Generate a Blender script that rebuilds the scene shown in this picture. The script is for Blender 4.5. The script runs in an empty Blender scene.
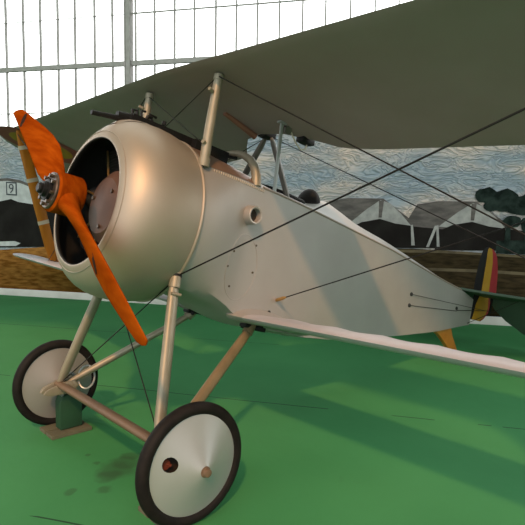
import bpy, bmesh, math, random
from math import sin, cos, pi, radians as R, atan2, sqrt
from mathutils import Vector as V, Matrix
random.seed(7)
sc = bpy.context.scene
COL = sc.collection

# ------------------------------------------------------------------ helpers
TH, HGT = 0.2430, 1.526          # nose-up attitude and height of the engine axis


def A(a, y, h):
    """aircraft axes (aft, starboard, up) -> world"""
    return V((a * cos(TH) + h * sin(TH), y, h * cos(TH) - a * sin(TH) + HGT))


def ident(x, y, z):
    return V((x, y, z))


class MB:
    """collects vertices and faces of one mesh"""

    def __init__(s, tf=A):
        s.v, s.f, s.m, s.tf, s.cur = [], [], [], tf, 0

    def add(s, p):
        s.v.append(V(p)); return len(s.v) - 1

    def face(s, idx):
        s.f.append(tuple(idx)); s.m.append(s.cur)

    def loft(s, rings, closed=True, cap=True):
        ids = [[s.add(p) for p in r] for r in rings]
        n = len(ids[0])
        for i in range(len(ids) - 1):
            for j in range(n if closed else n - 1):
                k = (j + 1) % n
                s.face((ids[i][j], ids[i][k], ids[i + 1][k], ids[i + 1][j]))
        if cap and closed:
            s.face(ids[0][::-1]); s.face(ids[-1])
        return ids

    def tube(s, pts, r, n=12, cap=True):
        pts = [V(p) for p in pts]
        if not isinstance(r, (list, tuple)):
            r = [r] * len(pts)
        rings, ref = [], None
        for i, p in enumerate(pts):
            t = (pts[min(i + 1, len(pts) - 1)] - pts[max(i - 1, 0)]).normalized()
            if ref is None:
                ref = t.cross(V((0, 0, 1)) if abs(t.z) < .9 else V((1, 0, 0))).normalized()
            ref = (ref - t * ref.dot(t)).normalized()
            b = t.cross(ref)
            rings.append([p + (ref * cos(2 * pi * k / n) + b * sin(2 * pi * k / n)) * r[i] for k in range(n)])
        s.loft(rings, True, cap)

    def strut(s, p, q, cw, tw, cdir=(1, 0, 0), n=18, taper=True):
        """streamlined strut: chord cw along cdir, thickness tw"""
        p, q = V(p), V(q)
        t = (q - p).normalized()
        c = V(cdir); c = (c - t * c.dot(t)).normalized(); b = t.cross(c)
        rings = []
        for u in (0, .04, .12, .5, .88, .96, 1):
            k = 1.0
            if taper:
                k = {0: .62, .04: .75, .12: .95, .5: 1, .88: .95, .96: .75, 1: .62}[u]
            o = p + (q - p) * u
            ring = []
            for i in range(n):
                g = 2 * pi * i / n
                x = cos(g); th = sin(g) * (1 - .28 * x)
                ring.append(o + c * (x * cw * .5 * k) + b * (th * tw * .5 * k))
            rings.append(ring)
        s.loft(rings)

    def revolve(s, prof, o, axis, n=64, closed=False, cap=False):
        o, ax = V(o), V(axis).normalized()
        u = ax.cross(V((0, 0, 1)) if abs(ax.z) < .9 else V((0, 1, 0))).normalized(); w = ax.cross(u)
        rings = []
        for d, r in prof:
            rings.append([o + ax * d + (u * cos(2 * pi * k / n) + w * sin(2 * pi * k / n)) * r for k in range(n)])
        if closed:
            rings.append(rings[0])
        s.loft(rings, True, cap)

    def box(s, c, sx, sy, sz, ex=(1, 0, 0), ey=(0, 1, 0), ez=(0, 0, 1)):
        c, ex, ey, ez = V(c), V(ex), V(ey), V(ez)
        i = [s.add(c + ex * (x * sx / 2) + ey * (y * sy / 2) + ez * (z * sz / 2)) for x in (-1, 1) for y in (-1, 1) for z in (-1, 1)]
        for f in ((0, 1, 3, 2), (4, 6, 7, 5), (0, 4, 5, 1), (2, 3, 7, 6), (0, 2, 6, 4), (1, 5, 7, 3)):
            s.face([i[k] for k in f])

    def prism(s, pts, off):
        pts = [V(p) for p in pts]; off = V(off)
        a = [s.add(p) for p in pts]; b = [s.add(p + off) for p in pts]
        s.face(a[::-1]); s.face(b); n = len(a)
        for i in range(n):
            s.face((a[i], a[(i + 1) % n], b[(i + 1) % n], b[i]))

    def sphere(s, c, rx, ry, rz, n=16, m=10):
        c = V(c); rings = []
        for i in range(1, m):
            g = pi * i / m
            rings.append([c + V((rx * sin(g) * cos(2 * pi * k / n), ry * sin(g) * sin(2 * pi * k / n), -rz * cos(g))) for k in range(n)])
        ids = s.loft(rings, True, False)
        lo, hi = s.add(c - V((0, 0, rz))), s.add(c + V((0, 0, rz)))
        for k in range(n):
            s.face((lo, ids[0][(k + 1) % n], ids[0][k])); s.face((hi, ids[-1][k], ids[-1][(k + 1) % n]))

    def build(s, name, mats, parent=None, smooth=30, bevel=0.0):
        mats = mats if isinstance(mats, (list, tuple)) else [mats]
        w = [s.tf(*p) for p in s.v]
        lo = V((min(p.x for p in w), min(p.y for p in w), min(p.z for p in w)))
        hi = V((max(p.x for p in w), max(p.y for p in w), max(p.z for p in w)))
        c = (lo + hi) / 2
        me = bpy.data.meshes.new(name)
        me.from_pydata([tuple(p - c) for p in w], [], s.f)
        for m in mats:
            me.materials.append(m)
        for p, mi in zip(me.polygons, s.m):
            p.material_index = mi
        bm = bmesh.new(); bm.from_mesh(me)
        bmesh.ops.remove_doubles(bm, verts=bm.verts, dist=1e-5)
        bmesh.ops.recalc_face_normals(bm, faces=bm.faces)
        if bevel:
            ed = [e for e in bm.edges if len(e.link_faces) == 2 and e.calc_face_angle(0) > .6]
            bmesh.ops.bevel(bm, geom=ed, offset=bevel, segments=2, affect='EDGES', profile=.6)
        for f in bm.faces:
            f.smooth = True
        for e in bm.edges:
            e.smooth = not (len(e.link_faces) == 2 and e.calc_face_angle(0) > R(smooth))
        bm.to_mesh(me); bm.free()
        o = bpy.data.objects.new(name, me); COL.objects.link(o)
        root = V((0, 0, 0)); q = parent
        if parent is not None:
            o.parent = parent
            while q is not None:
                root += q.location; q = q.parent
        o.location = c - root
        return o


def tag(o, label=None, cat=None, group=None, kind=None):
    for k, v in (('label', label), ('category', cat), ('group', group), ('kind', kind)):
        if v:
            o[k] = v
    return o


def empty(name, loc):
    o = bpy.data.objects.new(name, None); o.location = loc; o.empty_display_size = .2; COL.objects.link(o); return o


# ------------------------------------------------------------------ materials
def mat(name, col, rough=.5, metal=0.0, col2=None, scale=6.0, bump=0.0, bscale=40.0, coat=0.0, stretch=None, detail=4.0, spec=.5, lo=.35, hi=.65):
    m = bpy.data.materials.new(name); m.use_nodes = True
    nt = m.node_tree; b = nt.nodes['Principled BSDF']; L = nt.links.new
    b.inputs['Base Color'].default_value = (*col, 1); b.inputs['Roughness'].default_value = rough
    b.inputs['Metallic'].default_value = metal; b.inputs['Coat Weight'].default_value = coat
    b.inputs['Coat Roughness'].default_value = .12
    b.inputs['Specular IOR Level'].default_value = spec
    tc = nt.nodes.new('ShaderNodeTexCoord'); src = tc.outputs['Object']
    if stretch:
        mp = nt.nodes.new('ShaderNodeMapping'); mp.inputs['Scale'].default_value = stretch
        L(src, mp.inputs['Vector']); src = mp.outputs['Vector']
    if col2:
        n = nt.nodes.new('ShaderNodeTexNoise'); n.inputs['Scale'].default_value = scale; n.inputs['Detail'].default_value = detail
        L(src, n.inputs['Vector'])
        r = nt.nodes.new('ShaderNodeValToRGB')
        r.color_ramp.elements[0].position = lo; r.color_ramp.elements[0].color = (*col, 1)
        r.color_ramp.elements[1].position = hi; r.color_ramp.elements[1].color = (*col2, 1)
        L(n.outputs['Fac'], r.inputs['Fac']); L(r.outputs['Color'], b.inputs['Base Color'])
    if bump:
        n2 = nt.nodes.new('ShaderNodeTexNoise'); n2.inputs['Scale'].default_value = bscale; n2.inputs['Detail'].default_value = 3
        L(src, n2.inputs['Vector'])
        bp = nt.nodes.new('ShaderNodeBump'); bp.inputs['Strength'].default_value = bump; bp.inputs['Distance'].default_value = .01
        L(n2.outputs['Fac'], bp.inputs['Height']); L(bp.outputs['Normal'], b.inputs['Normal'])
    return m


M = {}
M['cowl'] = mat('satin_aluminium_cowl', (.37, .318, .255), .52, .62, (.42, .363, .295), 3, .015, 90, lo=.3, hi=.7)
M['fabric'] = mat('doped_silver_fabric', (.32, .305, .285), .5, .25, (.355, .34, .32), 2.2, .08, 9)
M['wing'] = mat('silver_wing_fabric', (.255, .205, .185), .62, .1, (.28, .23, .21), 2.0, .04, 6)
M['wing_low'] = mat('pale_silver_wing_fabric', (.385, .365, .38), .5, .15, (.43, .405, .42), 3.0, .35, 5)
M['steel'] = mat('painted_strut_grey', (.24, .215, .155), .45, .3, (.29, .26, .195), 9)
M['grey'] = mat('grey_bar', (.30, .32, .31), .45, .3)
M['cabane'] = mat('dark_cabane_paint', (.11, .10, .085), .5, .3)
M['strip'] = mat('brownish_edge_strip', (.24, .19, .15), .55)
M['deck'] = mat('deck_wing_reflection', (.20, .13, .095), .4, .35, (.28, .19, .14), 5)
M['rearleg'] = mat('olive_brown_leg', (.19, .14, .075), .5, .2, (.25, .19, .11), 8)
M['dark'] = mat('blackened_steel', (.012, .012, .012), .5, .2, spec=.2)
M['black'] = mat('matt_black', (.012, .012, .012), .7)
M['rubber'] = mat('black_rubber', (.008, .007, .007), .65, 0, (.013, .011, .010), 20, spec=.15)
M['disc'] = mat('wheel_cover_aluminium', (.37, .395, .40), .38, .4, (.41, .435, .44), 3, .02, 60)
M['leather'] = mat('dark_leather', (.010, .008, .007), .6, 0, spec=.15, bump=.1, bscale=80)
M['brass'] = mat('tarnished_brass', (.42, .27, .1), .4, .8)
M['hub'] = mat('oily_hub_steel', (.06, .042, .03), .4, .55, (.12, .085, .06), 18)
M['brown'] = mat('brown_crankcase', (.11, .06, .043), .5, .35, (.16, .09, .065), 7)
M['cyl'] = mat('recess_dark_cylinder', (.014, .012, .010), .55, .3)  # the darkness inside the cowling is put into this colour
M['copper'] = mat('copper_tube', (.28, .13, .085), .45, .4)
M['strutwood'] = mat('varnished_ash', (.29, .10, .009), .45, 0, (.38, .14, .015), 10, coat=.0, spec=.15, stretch=(1, 1, .15))
M['barwood'] = mat('brown_axle_wood', (.12, .075, .045), .6, 0, (.17, .115, .07), 8, stretch=(1, .2, 1))
M['tape'] = mat('cream_tape', (.42, .36, .26), .7)
M['skid'] = mat('ash_skid', (.36, .14, .015), .5, 0, (.46, .2, .03), 8)
M['rblack'] = mat('rudder_black', (.012, .012, .012), .6, spec=.1)
M['ryellow'] = mat('rudder_yellow', (.33, .18, .012), .6, 0, (.38, .22, .025), 5, spec=.2)
M['rred'] = mat('rudder_red', (.26, .02, .025), .6, 0, (.31, .03, .035), 5, spec=.2)
M['elev'] = mat('green_tail_fabric', (.030, .062, .038), .6, 0, (.038, .076, .048), 3)
M['roundel'] = mat('roundel_red', (.22, .035, .03), .6)
M['decal'] = mat('dark_decal', (.03, .014, .007), .7, spec=.03)
M['disc_in'] = mat('darker_inner_wheel_cover', (.24, .235, .22), .5, .3, (.27, .265, .25), 3)  # darker copy of the wheel cover finish, for the inner side
M['valve'] = mat('reddish_valve', (.13, .035, .02), .6, spec=.1)
M['standg'] = mat('dark_green_paint', (.008, .045, .020), .6, 0, (.012, .058, .026), 6)
M['plank'] = mat('grey_brown_plank', (.075, .075, .045), .8, 0, (.11, .105, .065), 8, stretch=(1, .2, 1))
M['wire'] = mat('dark_wire', (.018, .016, .015), .55, .3, spec=.2)
M['lace'] = mat('lacing_cord', (.5, .45, .36), .8)
M['interior'] = mat('dark_interior', (.03, .022, .016), .8)


def wood_prop():
    m = mat('laminated_propeller_wood', (.5, .1, .012), .45, 0, spec=.0)
    nt = m.node_tree; b = nt.nodes['Principled BSDF']; L = nt.links.new
    tc = nt.nodes.new('ShaderNodeTexCoord')
    mp = nt.nodes.new('ShaderNodeMapping'); mp.inputs['Rotation'].default_value = (R(29), 0, 0); mp.inputs['Scale'].default_value = (22, .8, 9)
    L(tc.outputs['Object'], mp.inputs['Vector'])
    w = nt.nodes.new('ShaderNodeTexNoise'); w.inputs['Scale'].default_value = 1.6; w.inputs['Detail'].default_value = 5
    L(mp.outputs['Vector'], w.inputs['Vector'])
    r = nt.nodes.new('ShaderNodeValToRGB'); e = r.color_ramp.elements
    e[0].position = .3; e[0].color = (.20, .029, .0015, 1); e[1].position = .7; e[1].color = (.34, .066, .004, 1)
    L(w.outputs['Fac'], r.inputs['Fac']); L(r.outputs['Color'], b.inputs['Base Color'])
    return m


M['prop'] = wood_prop()

# ------------------------------------------------------------------ setting
W0 = V((1.29196, 7.4829, 0)); WD = V((.5532974, -.8329838, 0)); WN = V((-.8329838, -.5532974, 0)); UP = V((0, 0, 1))


def wall(u, z, off=0.0):
    return W0 + WD * u + UP * z + WN * off


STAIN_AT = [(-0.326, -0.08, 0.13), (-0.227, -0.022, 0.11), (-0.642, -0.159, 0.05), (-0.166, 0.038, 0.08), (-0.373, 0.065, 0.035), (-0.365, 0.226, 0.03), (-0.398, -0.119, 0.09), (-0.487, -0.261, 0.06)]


def carpet():
    m = bpy.data.materials.new('green_carpet'); m.use_nodes = True
    nt = m.node_tree; b = nt.nodes['Principled BSDF']; L = nt.links.new; N = nt.nodes.new
    b.inputs['Roughness'].default_value = .85; b.inputs['Specular IOR Level'].default_value = .25
    tc = N('ShaderNodeTexCoord')
    n1 = N('ShaderNodeTexNoise'); n1.inputs['Scale'].default_value = .9; n1.inputs['Detail'].default_value = 6; L(tc.outputs['Object'], n1.inputs['Vector'])
    r1 = N('ShaderNodeValToRGB'); e = r1.color_ramp.elements
    e[0].position = .3; e[0].color = (.036, .195, .066, 1); e[1].position = .7; e[1].color = (.048, .228, .078, 1)
    L(n1.outputs['Fac'], r1.inputs['Fac'])
    # worn dark stains
    n2 = N('ShaderNodeTexNoise'); n2.inputs['Scale'].default_value = 2.3; n2.inputs['Detail'].default_value = 3; L(tc.outputs['Object'], n2.inputs['Vector'])
    r2 = N('ShaderNodeValToRGB'); r2.color_ramp.elements[0].position = .74; r2.color_ramp.elements[0].color = (0, 0, 0, 1)
    r2.color_ramp.elements[1].position = .80; r2.color_ramp.elements[1].color = (.35, .35, .35, 1); L(n2.outputs['Fac'], r2.inputs['Fac'])
    mx = N('ShaderNodeMix'); mx.data_type = 'RGBA'; mx.inputs['B'].default_value = (.03, .085, .035, 1)
    L(r2.outputs['Color'], mx.inputs['Factor']); L(r1.outputs['Color'], mx.inputs['A'])
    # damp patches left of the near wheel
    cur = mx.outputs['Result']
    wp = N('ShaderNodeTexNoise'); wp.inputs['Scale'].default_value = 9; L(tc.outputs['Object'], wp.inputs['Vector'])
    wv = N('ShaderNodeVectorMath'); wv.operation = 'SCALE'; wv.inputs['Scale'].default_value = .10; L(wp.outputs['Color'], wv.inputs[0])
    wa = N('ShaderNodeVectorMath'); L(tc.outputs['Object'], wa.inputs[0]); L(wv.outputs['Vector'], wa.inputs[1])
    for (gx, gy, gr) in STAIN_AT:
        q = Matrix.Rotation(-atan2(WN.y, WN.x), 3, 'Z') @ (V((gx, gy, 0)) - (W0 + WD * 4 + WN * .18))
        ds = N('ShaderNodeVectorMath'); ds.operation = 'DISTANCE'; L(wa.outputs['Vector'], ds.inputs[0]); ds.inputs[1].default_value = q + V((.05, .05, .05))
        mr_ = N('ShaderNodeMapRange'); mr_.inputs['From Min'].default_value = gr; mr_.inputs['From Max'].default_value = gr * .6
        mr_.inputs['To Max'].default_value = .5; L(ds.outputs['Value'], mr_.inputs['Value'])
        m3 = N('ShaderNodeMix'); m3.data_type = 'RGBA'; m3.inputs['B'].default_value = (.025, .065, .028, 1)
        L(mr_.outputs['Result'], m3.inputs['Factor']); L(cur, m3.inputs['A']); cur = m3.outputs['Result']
    # seams between the two metre rolls, running parallel to the wall
    sp = N('ShaderNodeSeparateXYZ'); L(tc.outputs['Object'], sp.inputs[0])
    wob = N('ShaderNodeTexNoise'); wob.inputs['Scale'].default_value = .8; L(tc.outputs['Object'], wob.inputs['Vector'])
    ad = N('ShaderNodeMath'); ad.operation = 'MULTIPLY_ADD'; ad.inputs[1].default_value = .10; L(wob.outputs['Fac'], ad.inputs[0]); L(sp.outputs['X'], ad.inputs[2])
    mo = N('ShaderNodeMath'); mo.operation = 'PINGPONG'; mo.inputs[1].default_value = .995; L(ad.outputs[0], mo.inputs[0])
    lt = N('ShaderNodeMath'); lt.operation = 'LESS_THAN'; lt.inputs[1].default_value = .006; L(mo.outputs[0], lt.inputs[0])
    gt = N('ShaderNodeTexNoise'); gt.inputs['Scale'].default_value = 1.3; L(tc.outputs['Object'], gt.inputs['Vector'])
    g2 = N('ShaderNodeMath'); g2.operation = 'GREATER_THAN'; g2.inputs[1].default_value = .46; L(gt.outputs['Fac'], g2.inputs[0])
    mu = N('ShaderNodeMath'); mu.operation = 'MULTIPLY'; L(lt.outputs[0], mu.inputs[0]); L(g2.outputs[0], mu.inputs[1])
    mx2 = N('ShaderNodeMix'); mx2.data_type = 'RGBA'; mx2.inputs['B'].default_value = (.01, .045, .02, 1)
    L(mu.outputs[0], mx2.inputs['Factor']); L(cur, mx2.inputs['A']); L(mx2.outputs['Result'], b.inputs['Base Color'])
    nf = N('ShaderNodeTexNoise'); nf.inputs['Scale'].default_value = 4; nf.inputs['Detail'].default_value = 6; L(tc.outputs['Object'], nf.inputs['Vector'])
    bp = N('ShaderNodeBump'); bp.inputs['Strength'].default_value = .35; bp.inputs['Distance'].default_value = .02
    L(nf.outputs['Fac'], bp.inputs['Height']); L(bp.outputs['Normal'], b.inputs['Normal'])
    return m


# the floor's own X axis points away from the wall, so carpet seams run along the wall
me = bpy.data.meshes.new('floor')
xs0, xs1, ys = -.6, 16.0, 14.0
me.from_pydata([(x, y, z) for z in (-.1, 0) for x, y in ((xs0, -ys), (xs1, -ys), (xs1, ys), (xs0, ys))], [],
               [(3, 2, 1, 0), (4, 5, 6, 7), (0, 1, 5, 4), (1, 2, 6, 5), (2, 3, 7, 6), (3, 0, 4, 7)])
me.materials.append(carpet())
fl = bpy.data.objects.new('floor', me); COL.objects.link(fl)
fl.location = W0 + WD * 4 + WN * .18; fl.rotation_euler = (0, 0, atan2(WN.y, WN.x))
tag(fl, 'green carpet floor under the old biplane', 'floor', kind='structure')

U0, U1 = -6.0, 17.0
m_wall = mat('grey_white_wall', (.42, .42, .40), .8, 0, (.46, .46, .44), 3)
b = MB(ident); b.box(wall((U0 + U1) / 2, 1.42, -.10), U1 - U0, .16, 2.84, WD, WN, UP)
tag(b.build('wall_back', m_wall), 'plain wall carrying the painted mural below the tall windows', 'wall', kind='structure')
m_base = mat('white_skirting', (.62, .60, .56), .6, 0, (.7, .68, .64), 5)
b = MB(ident); b.box(wall((U0 + U1) / 2, .06, .0), U1 - U0, .04, .12, WD, WN, UP)
tag(b.build('baseboard_back', m_base, bevel=.004), 'white skirting board along the foot of the mural', 'baseboard', kind='structure')

b = MB(ident); b.box(wall((U0 + U1) / 2, 7.3, 4.95), U1 - U0, 10.1, .16, WD, WN, UP)  # out-of-view ceiling added so its front edge keeps sun off the far floor
tag(b.build('ceiling', mat('unseen_ceiling_grey', (.34, .33, .31), .8, 0, (.38, .37, .35), 2)), 'unseen hall ceiling added high above the biplane to block sun', 'ceiling', kind='structure')

# windows above the mural
m_bar = mat('weathered_window_bar', (.38, .36, .34), .7, 0, (.46, .44, .42), 14)


def glass():
    m = bpy.data.materials.new('clear_window_glass'); m.use_nodes = True
    nt = m.node_tree; nt.nodes.remove(nt.nodes['Principled BSDF'])
    t = nt.nodes.new('ShaderNodeBsdfTransparent'); g = nt.nodes.new('ShaderNodeBsdfGlossy'); g.inputs['Roughness'].default_value = .05
    x = nt.nodes.new('ShaderNodeMixShader'); x.inputs[0].default_value = .06
    nt.links.new(t.outputs[0], x.inputs[1]); nt.links.new(g.outputs[0], x.inputs[2])
    nt.links.new(x.outputs[0], nt.nodes['Material Output'].inputs[0])
    return m


m_glass = glass()
ZB, ZT = 2.86, 7.2
posts = [-.20 - 2.76, -.20, 2.56, 7.22, 11.9]
wl = [('far left bay of tall steel windows above the mural', -2.96, -.20),
      ('tall window of narrow panes left of the thick upright, over the propeller', -.20, 2.56),
      ('long window of narrow panes right of the thick upright, above the wing', 2.56, 7.22),
      ('right bay of tall windows mostly behind the upper wing', 7.22, 11.9)]
bars = {1: [.2, .55, .89, 1.23, 1.56, 1.93, 2.26], 2: [2.68, 3.02, 3.37, 3.71, 4.07, 4.41, 4.75, 5.1, 5.46, 5.81, 6.18, 6.54, 6.88]}
for i, (lab, u0, u1) in enumerate(wl):
    b = MB(ident)
    us = bars.get(i) or [u0 + .35 * k for k in range(1, int((u1 - u0) / .35))]
    for u in us:
        b.box(wall(u, (ZB + ZT) / 2, -.1), .021, .05, ZT - ZB, WD, WN, UP)
    for z, t in ((ZB + .03, .06), (3.985, .075), (5.45, .04), (6.1, .04), (ZT - .03, .06)):
        b.box(wall((u0 + u1) / 2, z, -.098), u1 - u0 - .02, .06, t, WD, WN, UP)
    for z, uu0, uu1, t in ((3.23, u0, u1, .016), (4.78, u0, u1, .018 if i != 1 else .004)):
        b.box(wall((uu0 + uu1) / 2, z, -.10), uu1 - uu0 - .02, .03, t, WD, WN, UP)
    w = b.build('window_%d' % (i + 1), m_bar)
    tag(w, lab, 'window', kind='structure')
    g = MB(ident); g.box(wall((u0 + u1) / 2, (ZB + ZT) / 2, -.115), u1 - u0 - .04, .006, ZT - ZB - .02, WD, WN, UP)
    g.build('pane', m_glass, w)
for k, u in enumerate(posts):
    b = MB(ident); b.box(wall(u, (ZB + ZT) / 2, -.09), .10, .14, ZT - ZB, WD, WN, UP)
    b.box(wall(u - .035, (ZB + ZT) / 2, -.015), .018, .02, ZT - ZB, WD, WN, UP)
    tag(b.build('trim_%d' % (k + 1), m_bar), ['thick window upright at the far left', 'thick window upright left of the photo', 'thick window upright above the cowling',
                                          'thick window upright behind the upper wing', 'thick window upright at the far right'][k], 'window post', kind='structure')

# ---- the mural
def paint_sky():
    m = bpy.data.materials.new('brushed_sky_paint'); m.use_nodes = True
    nt = m.node_tree; b = nt.nodes['Principled BSDF']; L = nt.links.new; N = nt.nodes.new
    b.inputs['Roughness'].default_value = .6; b.inputs['Specular IOR Level'].default_value = .15
    tc = N('ShaderNodeTexCoord'); mp = N('ShaderNodeMapping'); L(tc.outputs['Object'], mp.inputs['Vector'])
    mp.inputs['Rotation'].default_value = (0, 0, R(56.4)); 
    mp2 = N('ShaderNodeMapping'); mp2.inputs['Scale'].default_value = (1.0, 1.0, 2.6); L(mp.outputs['Vector'], mp2.inputs['Vector'])
    n = N('ShaderNodeTexNoise'); n.inputs['Scale'].default_value = 2.1; n.inputs['Detail'].default_value = 2; n.inputs['Distortion'].default_value = 1.9
    L(mp2.outputs['Vector'], n.inputs['Vector'])
    ms = N('ShaderNodeMath'); ms.operation = 'MULTIPLY'; ms.inputs[1].default_value = 34; L(n.outputs['Fac'], ms.inputs[0])
    sn = N('ShaderNodeMath'); sn.operation = 'SINE'; L(ms.outputs[0], sn.inputs[0])
    sc_ = N('ShaderNodeMapRange'); sc_.inputs['From Min'].default_value = -1; L(sn.outputs[0], sc_.inputs['Value'])
    big = N('ShaderNodeTexNoise'); big.inputs['Scale'].default_value = .9; big.inputs['Detail'].default_value = 3; L(mp2.outputs['Vector'], big.inputs['Vector'])
    r = N('ShaderNodeValToRGB'); e = r.color_ramp.elements
    e[0].position = .42; e[0].color = (.37, .43, .49, 1); e[1].position = .68; e[1].color = (.74, .61, .53, 1)
    L(big.outputs['Fac'], r.inputs['Fac'])
    mx = N('ShaderNodeMix'); mx.data_type = 'RGBA'; mx.blend_type = 'MULTIPLY'; mx.inputs['Factor'].default_value = .55
    r2 = N('ShaderNodeValToRGB'); r2.color_ramp.elements[0].color = (.62, .70, .74, 1); r2.color_ramp.elements[1].color = (1.15, 1.1, 1.05, 1); L(sc_.outputs['Result'], r2.inputs['Fac'])
    L(r.outputs['Color'], mx.inputs['A']); L(r2.outputs['Color'], mx.inputs['B']); L(mx.outputs['Result'], b.inputs['Base Color'])
    bp = N('ShaderNodeBump'); bp.inputs['Strength'].default_value = .7; bp.inputs['Distance'].default_value = .025
    L(sc_.outputs['Result'], bp.inputs['Height']); L(bp.outputs['Normal'], b.inputs['Normal'])
    return m


m_field = mat('painted_brown_field', (.20, .075, .013), .6, 0, (.45, .20, .05), 5, .4, 14, stretch=(1, 1, 5), spec=.06)
m_field_r = mat('painted_dark_field', (.022, .016, .007), .6, 0, (.055, .039, .018), 6, .4, 14, stretch=(1, 1, 5), spec=.06)
m_streak = mat('painted_pale_streak', (.17, .135, .08), .6, 0, (.10, .08, .05), 5, spec=.06)
m_white = mat('painted_tent_white', (.62, .64, .64), .6, 0, (.48, .49, .49), 7, .3, 25, spec=.06)
m_roof = mat('painted_tent_roof', (.10, .092, .086), .6, 0, (.18, .16, .15), 5, .3, 25, stretch=(1, 1, 3), spec=.06)
m_open = mat('painted_hangar_shadow', (.014, .012, .011), .7, 0, (.022, .020, .018), 4, spec=.06)
m_tree = mat('painted_tree_green', (.006, .012, .010), .6, 0, (.028, .045, .038), 9, .3, 25, spec=.06)
m_gable = mat('painted_tent_gable', (.46, .46, .44), .6, 0, (.32, .32, .31), 9, .3, 25, spec=.06)
m_line = mat('painted_grey_line', (.09, .10, .11), .6, spec=.06)


def paint(name, polys, mats, parent, lab=None):
    """thin layers of paint; polys: (material index, layer offset, [(u, z), ...])"""
    b = MB(ident)
    for mi, off, pts in polys:
        b.cur = mi
        b.prism([wall(u, z, off) for u, z in pts], WN * .002)
    o = b.build(name, mats, parent)
    if lab:
        o['label'] = lab
    return o


b = MB(ident); b.box(wall(5.5, 1.46, -.005), 16.0, .02, 2.68, WD, WN, UP)
mural = b.build('mural', paint_sky())
tag(mural, 'long painted mural of tent hangars under a swirling blue sky behind the biplane', 'mural')
f0 = [(-2.5, .125), (13.5, .125), (13.5, .98), (8.5, 1.03), (7.2, 1.07), (6, 1.05), (3.5, 1.0), (1.2, .92), (.5, .86), (0, .81), (-2.5, .76)]
fp = [(0, .008, [(-2.5, .125), (4.2, .125), (4.2, 1.01), (1.2, .92), (.5, .86), (0, .81), (-2.5, .76)]),
      (1, .008, [(4.2, .125), (13.5, .125), (13.5, .98), (8.5, 1.03), (7.2, 1.07), (6, 1.05), (4.2, 1.01)])]
fp += [(2, .011, [(6.6, 1.045), (7.6, 1.06), (8.9, 1.02), (8.9, .985), (7.6, 1.02), (6.6, 1.0)]),
       (2, .011, [(7.0, .79), (8.2, .80), (9.2, .77), (9.2, .73), (8.2, .755), (7.0, .75)])]
paint('painted_field', fp, [m_field, m_field_r, m_streak], mural, 'brown painted grass along the lower mural')
# left hangar with its number
paint('painted_hangar', [
    (1, .012, [(-1.5, .82), (-1.5, 1.74), (-.35, 2.06), (.24, 2.10), (.5, 2.06), (1.1, 1.86), (1.75, 1.62), (1.75, .93)]),
    (0, .015, [(-1.45, .82), (-1.45, 1.70), (-.35, 2.01), (.24, 2.05), (.5, 2.01), (1.1, 1.81), (1.7, 1.57), (1.7, .93)]),
    (2, .018, [(-1.3, .80), (-1.3, 1.42), (-.4, 1.66), (.1, 1.69), (.3, 1.73), (.45, 1.68), (1.1, 1.60), (1.45, 1.42), (1.5, .92), (.9, .90)]),
    (0, .021, [(-.8, .84), (-.1, .88), (.38, .90), (.48, .95), (.35, .985), (-.1, .96), (-.8, .92)]),
    (3, .021, [(.21, 1.80), (.43, 1.79), (.43, 2.025), (.21, 2.035)]),
    (0, .023, [(.235, 1.825), (.405, 1.815), (.405, 2.0), (.235, 2.01)])], [m_white, m_roof, m_open, m_line], mural, 'pale painted hangar with a dark opening and a framed number')
fc = bpy.data.curves.new('nine', 'FONT'); fc.body = '9'; fc.size = .235; fc.extrude = .001; fc.align_x = 'CENTER'
fo = bpy.data.objects.new('nine_tmp', fc); COL.objects.link(fo)
bpy.context.view_layer.update()
nm = bpy.data.meshes.new_from_object(fo.evaluated_get(bpy.context.evaluated_depsgraph_get()))
bpy.data.objects.remove(fo)
nm.name = 'painted_number'; nm.materials.clear(); nm.materials.append(m_line)
no = bpy.data.objects.new('painted_number', nm); COL.objects.link(no); no.parent = mural
no.matrix_local = Matrix.Translation(wall(.32, 1.835, .0275) - mural.location) @ Matrix((
    (WD.x, 0, WN.x, 0), (WD.y, 0, WN.y, 0), (0, 1, 0, 0), (0, 0, 0, 1)))


def tent(du, dz, extra):
    """one tent hangar: roof running left, white gable with a dark opening"""
    g = lambda pts: [(u + du, z + dz * max(0, z - 1.1) / .75) for u, z in pts]
    return paint('painted_tent', [
        (1, .012, g([(5.75, 1.40), (5.95, 1.80), (6.25, 1.855), (6.76, 1.855), (7.2, 1.50), (7.45, 1.30), (7.45, 1.1), (5.8, 1.1)])),
        (0, .015, g([(6.72, 1.83), (6.52, 1.68), (6.26, 1.44), (6.75, 1.40), (7.2, 1.40), (7.02, 1.62), (6.86, 1.78)])),
        (2, .018, g([(6.22, 1.06), (6.25, 1.36), (6.45, 1.47), (6.72, 1.53), (6.95, 1.46), (7.18, 1.43), (7.24, 1.08)])),
        (2, .0165, g([(7.2, 1.42), (7.7, 1.38), (7.7, 1.09), (7.2, 1.08)])),
        (1, .021, g([(6.70, 1.82), (6.77, 1.82), (6.745, 1.55), (6.70, 1.55)])),
        (0, .021, g([(7.17, 1.44), (7.20, 1.45), (7.24, 1.12), (7.19, 1.12)])),
        (0, .021, g([(7.53, 1.44), (7.56, 1.45), (7.59, 1.11), (7.55, 1.11)])),
        (0, .023, g([(7.51, 1.44), (7.55, 1.44), (7.44, 1.10), (7.40, 1.10)]))] + extra, [m_gable, m_roof, m_open], mural)


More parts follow.
